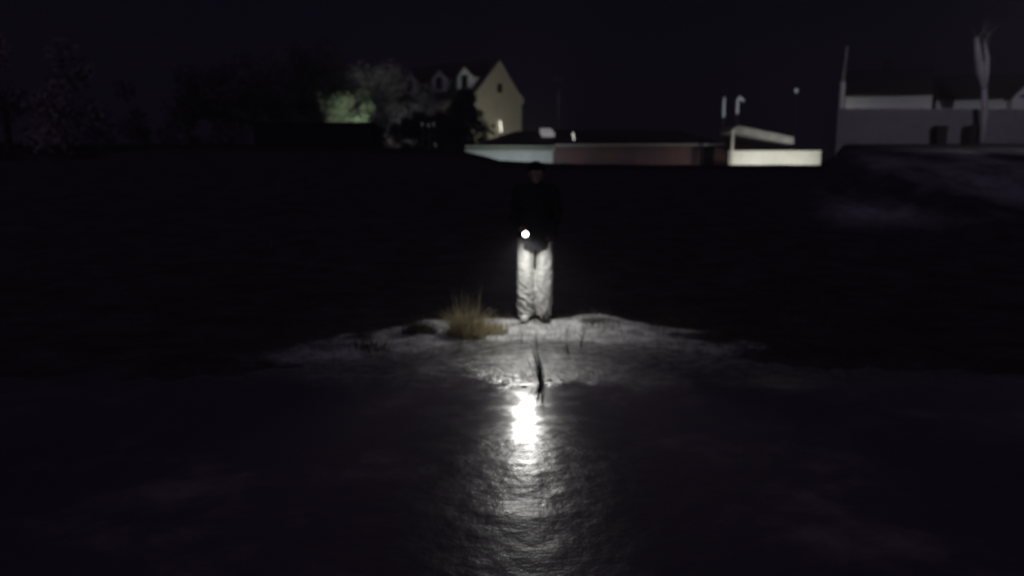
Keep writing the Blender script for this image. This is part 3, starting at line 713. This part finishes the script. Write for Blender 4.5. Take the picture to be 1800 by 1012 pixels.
# hands: palm, four bent fingers of different length, side thumb
def hand(mb, c, palm_dir, curl, thumb_side, n_across):
    c = Vector(c); d = Vector(palm_dir).normalized(); ac = Vector(n_across).normalized(); cu = Vector(curl).normalized()
    mb.tube([c - d*.045, c, c + d*.035], [.030, .036, .032], 12)
    for k, (off, ln) in enumerate(((-.030, .066), (-.010, .076), (.010, .072), (.029, .056))):
        p0 = c + d*.032 + ac*off
        p1 = p0 + d*ln*.40 + cu*ln*.12; p2 = p1 + d*ln*.12 + cu*ln*.38; p3 = p2 - d*ln*.22 + cu*ln*.20
        cap(mb, [p0, p1, p2, p3], [.0095, .009, .0085, .0075], 8)
    t0 = c - d*.02 + ac*thumb_side*.028; t1 = t0 + ac*thumb_side*.022 + d*.03 + cu*.012; t2 = t1 + d*.026 + cu*.02
    cap(mb, [t0, t1, t2], [.012, .010, .0085], 8)
hand(b_, handL, (.35, -.75, -.15), (.5, .1, -.8), -1, (.1, 0, 1))
hand(b_, handR, (-.2, -.8, -.4), (-.6, 0, -.7), -1, (.9, -.2, 0))
body = fuse(b_, 'body', M['skin'], per, .0065, 2)
for s in (-1, 1):
    MB().ball(hc + Vector((s*.032, -.081, .012)), (.013, .012, .009), 12, 8).build('eye', M['eye'], per, True)
# jacket
j = MB()
j.ball((0, 0, 1.33), (.205, .145, .17), 20, 14); j.ball((0, 0, 1.15), (.19, .145, .2), 20, 14); j.ball((0, 0, .97), (.20, .15, .16), 20, 14)
j.tube([(0, 0, 1.3), (0, 0, 1.1), (0, 0, .80)], [.15, .165, .185], 20)
cap(j, [(-.13, 0, 1.43), (.13, 0, 1.43)], [.08, .08]); cap(j, [(-.15, 0, 1.42), shL, elL, tuple(wrL)], [.07, .078, .068, .048]); cap(j, [(.15, 0, 1.42), shR, elR, tuple(handR + Vector((0, .01, -.01)))], [.07, .078, .070, .092])
j.tube([(0, .005, 1.42), (0, .0, 1.53)], [.085, .078], 16)
for a in (handL, handR): pass
def jf(co):
    return .010*fbm(co.x*7, co.y*7, co.z*11) + .004*math.sin(co.z*60 + 4*fbm(co.x*3, co.y*3, co.z*3)) * (abs(co.x) > .15)
jk = fuse(j, 'jacket', M['jacket'], per, .012, 6, jf)
# knitted hat and hood collar
h_ = MB(); h_.ball(hc + Vector((0, .008, .038)), (.088, .104, .092), 24, 16)
hat = fuse(h_, 'hat', M['knit'], per, .008, 3)
for v in hat.data.vertices:
    if v.co.z < hc.z + .035: v.co.z = hc.z + .035 + (v.co.z - hc.z - .035)*.1
MB().tube([hc + Vector((0, .006, .030)), hc + Vector((0, .006, .060))], [.102, .098], 28).build('hat_brim', M['knit'], per, True)
# trousers : lofted baggy legs with folds, fused at the hips
def leg(mb, cx, cy0, tw):
    n_ = 40; rings = []
    zs = [.055 + i*(.93-.055)/44 for i in range(45)]
    vs = []; fs = []
    for i, z in enumerate(zs):
        t = (z - .035) / .895
        rx2 = .098 + .013*math.sin(t*3.1) - .010*(1-t) - .010*sstep(.35, .7, t); ry2 = .098 + .03*t
        cx2 = cx * (.88 + .12*sstep(.2, .75, t)); cy2 = cy0 + .03*(1-t) - .02*math.sin(t*3.1)
        for k in range(n_):
            a = 2*math.pi*k/n_
            f_ = 1
            # baggy folds below the knee, slanted; long vertical creases above
            lo = sstep(.55, .2, t) ; f_ += lo * (.035*math.sin(z*28 + tw*2.2*math.cos(a) + 2.8*fbm(z*4, a, tw)) * (.3 + .7*abs(fbm(a, z*3, tw+4))*2))
            f_ += (1-lo) * .045*math.sin(a*5 + tw + 1.2*z)
            f_ += .05*fbm(math.cos(a)*1.5, math.sin(a)*1.5, z*9+tw)
            vs.append((cx2 + rx2*f_*math.cos(a), cy2 + ry2*f_*math.sin(a), z))
    for i in range(len(zs)-1):
        for k in range(n_): fs.append((i*n_+k, i*n_+(k+1) % n_, (i+1)*n_+(k+1) % n_, (i+1)*n_+k))
    fs.append(tuple(range(n_-1, -1, -1))); fs.append(tuple((len(zs)-1)*n_+k for k in range(n_)))
    mb.add(vs, fs)
tr = MB(); leg(tr, -.110, 0, 1.0); leg(tr, .110, .0, -2.0)
tr.ball((0, 0, .92), (.19, .135, .12), 24, 14)
def tf(co):
    lo = sstep(.5, .2, co.z)
    d = .006*fbm(co.x*12, co.y*12, co.z*12)
    # diagonal gathered folds over the shin of the left trouser leg
    lf = sstep(.02, -.04, co.x) * .75 + .25
    d += lf * lo * .015 * math.sin((co.z + 1.3*co.x) * 44 + 9*fbm(co.x*3, co.y*3, co.z*4)) * (.4 + 1.2*abs(fbm(co.x*6+5, co.y*6, co.z*6)))
    return d
trs = fuse(tr, 'trousers', M['trousers'], per, .0085, 3, tf)
per.scale = (.965, .965, .965)
# shoes
def shoe(a, mtoe, rz):
    s = MB(); s.ball((0, .03, .045), (.045, .055, .05), 16, 10); s.ball((0, -.07, .035), (.047, .085, .036), 16, 10); s.tube([(0, .02, .03), (0, .02, .11)], [.045, .046], 14)
    o = fuse(s, 'shoe', M['shoe'], per, .006, 2); o.location = (a[0], a[1]-.02, 0); o.rotation_euler = (0, 0, rz)
    k = MB().box((-.046, -.155, -.012), (.046, .085, .008)); k.build('sole', M['shoe'], o)
    t = MB().ball((0, -.134, .044), (.047, .062, .044), 16, 10); t.build('toe_cap', mtoe, o, True)
shoe(ankL, M['toe'], R(-8)); shoe(ankR, M['shoe'], R(14))

# ------------------------------------------------------------------ torch in the right hand
tl = Vector((PX, PY, PZ)) + handL*.965 + Vector((.012, -.03, -.012))
te = empty('torch', tl); tag(te, 'lit black hand torch gripped at the waist, shining at the ice', 'torch')
ax = Vector((.10, -.80, -.30)).normalized()
MB().tube([-ax*.10, ax*.02, ax*.03, ax*.055, ax*.075], [.017, .017, .022, .036, .038], 20).build('barrel', M['torch'], te, True)
lens = MB(); lens.ball((0, 0, 0), (.029, .029, .02), 20, 12)
q_ = ax.to_track_quat('Z', 'Y'); lens.v = [tuple(q_ @ Vector(v) + ax*.078) for v in lens.v]
lens.build('lens', M['lens'], te, True)
lp = tl + ax*.125 + Vector((0, -.005, -.012))
spot('bulb', lp, lp + Vector((.02, .10, -1)), 26, 152, (1, .99, .94), te, radius=.03, blend=1)
spot('beam', lp, lp + Vector((-.02, -2.8, -1.15)), 58, 72, (1, .99, .94), te, radius=.03, blend=1)

# ------------------------------------------------------------------ haze volume added to lift the blacks and spread the torch glow
hz_ = MB().box((-170, -20, -3.5), (170, 170, 26)).build('haze', M['frame']); hz_['kind'] = 'stuff'
hm_ = bpy.data.materials.new('haze'); hm_.use_nodes = True; hn = hm_.node_tree; hn.nodes.clear()
ho = hn.nodes.new('ShaderNodeOutputMaterial'); hv = hn.nodes.new('ShaderNodeVolumePrincipled')
hv.inputs['Color'].default_value = (.9, .9, .95, 1); hv.inputs['Density'].default_value = .004; hv.inputs['Anisotropy'].default_value = .3
hn.links.new(hv.outputs[0], ho.inputs['Volume']); hz_.data.materials.clear(); hz_.data.materials.append(hm_)
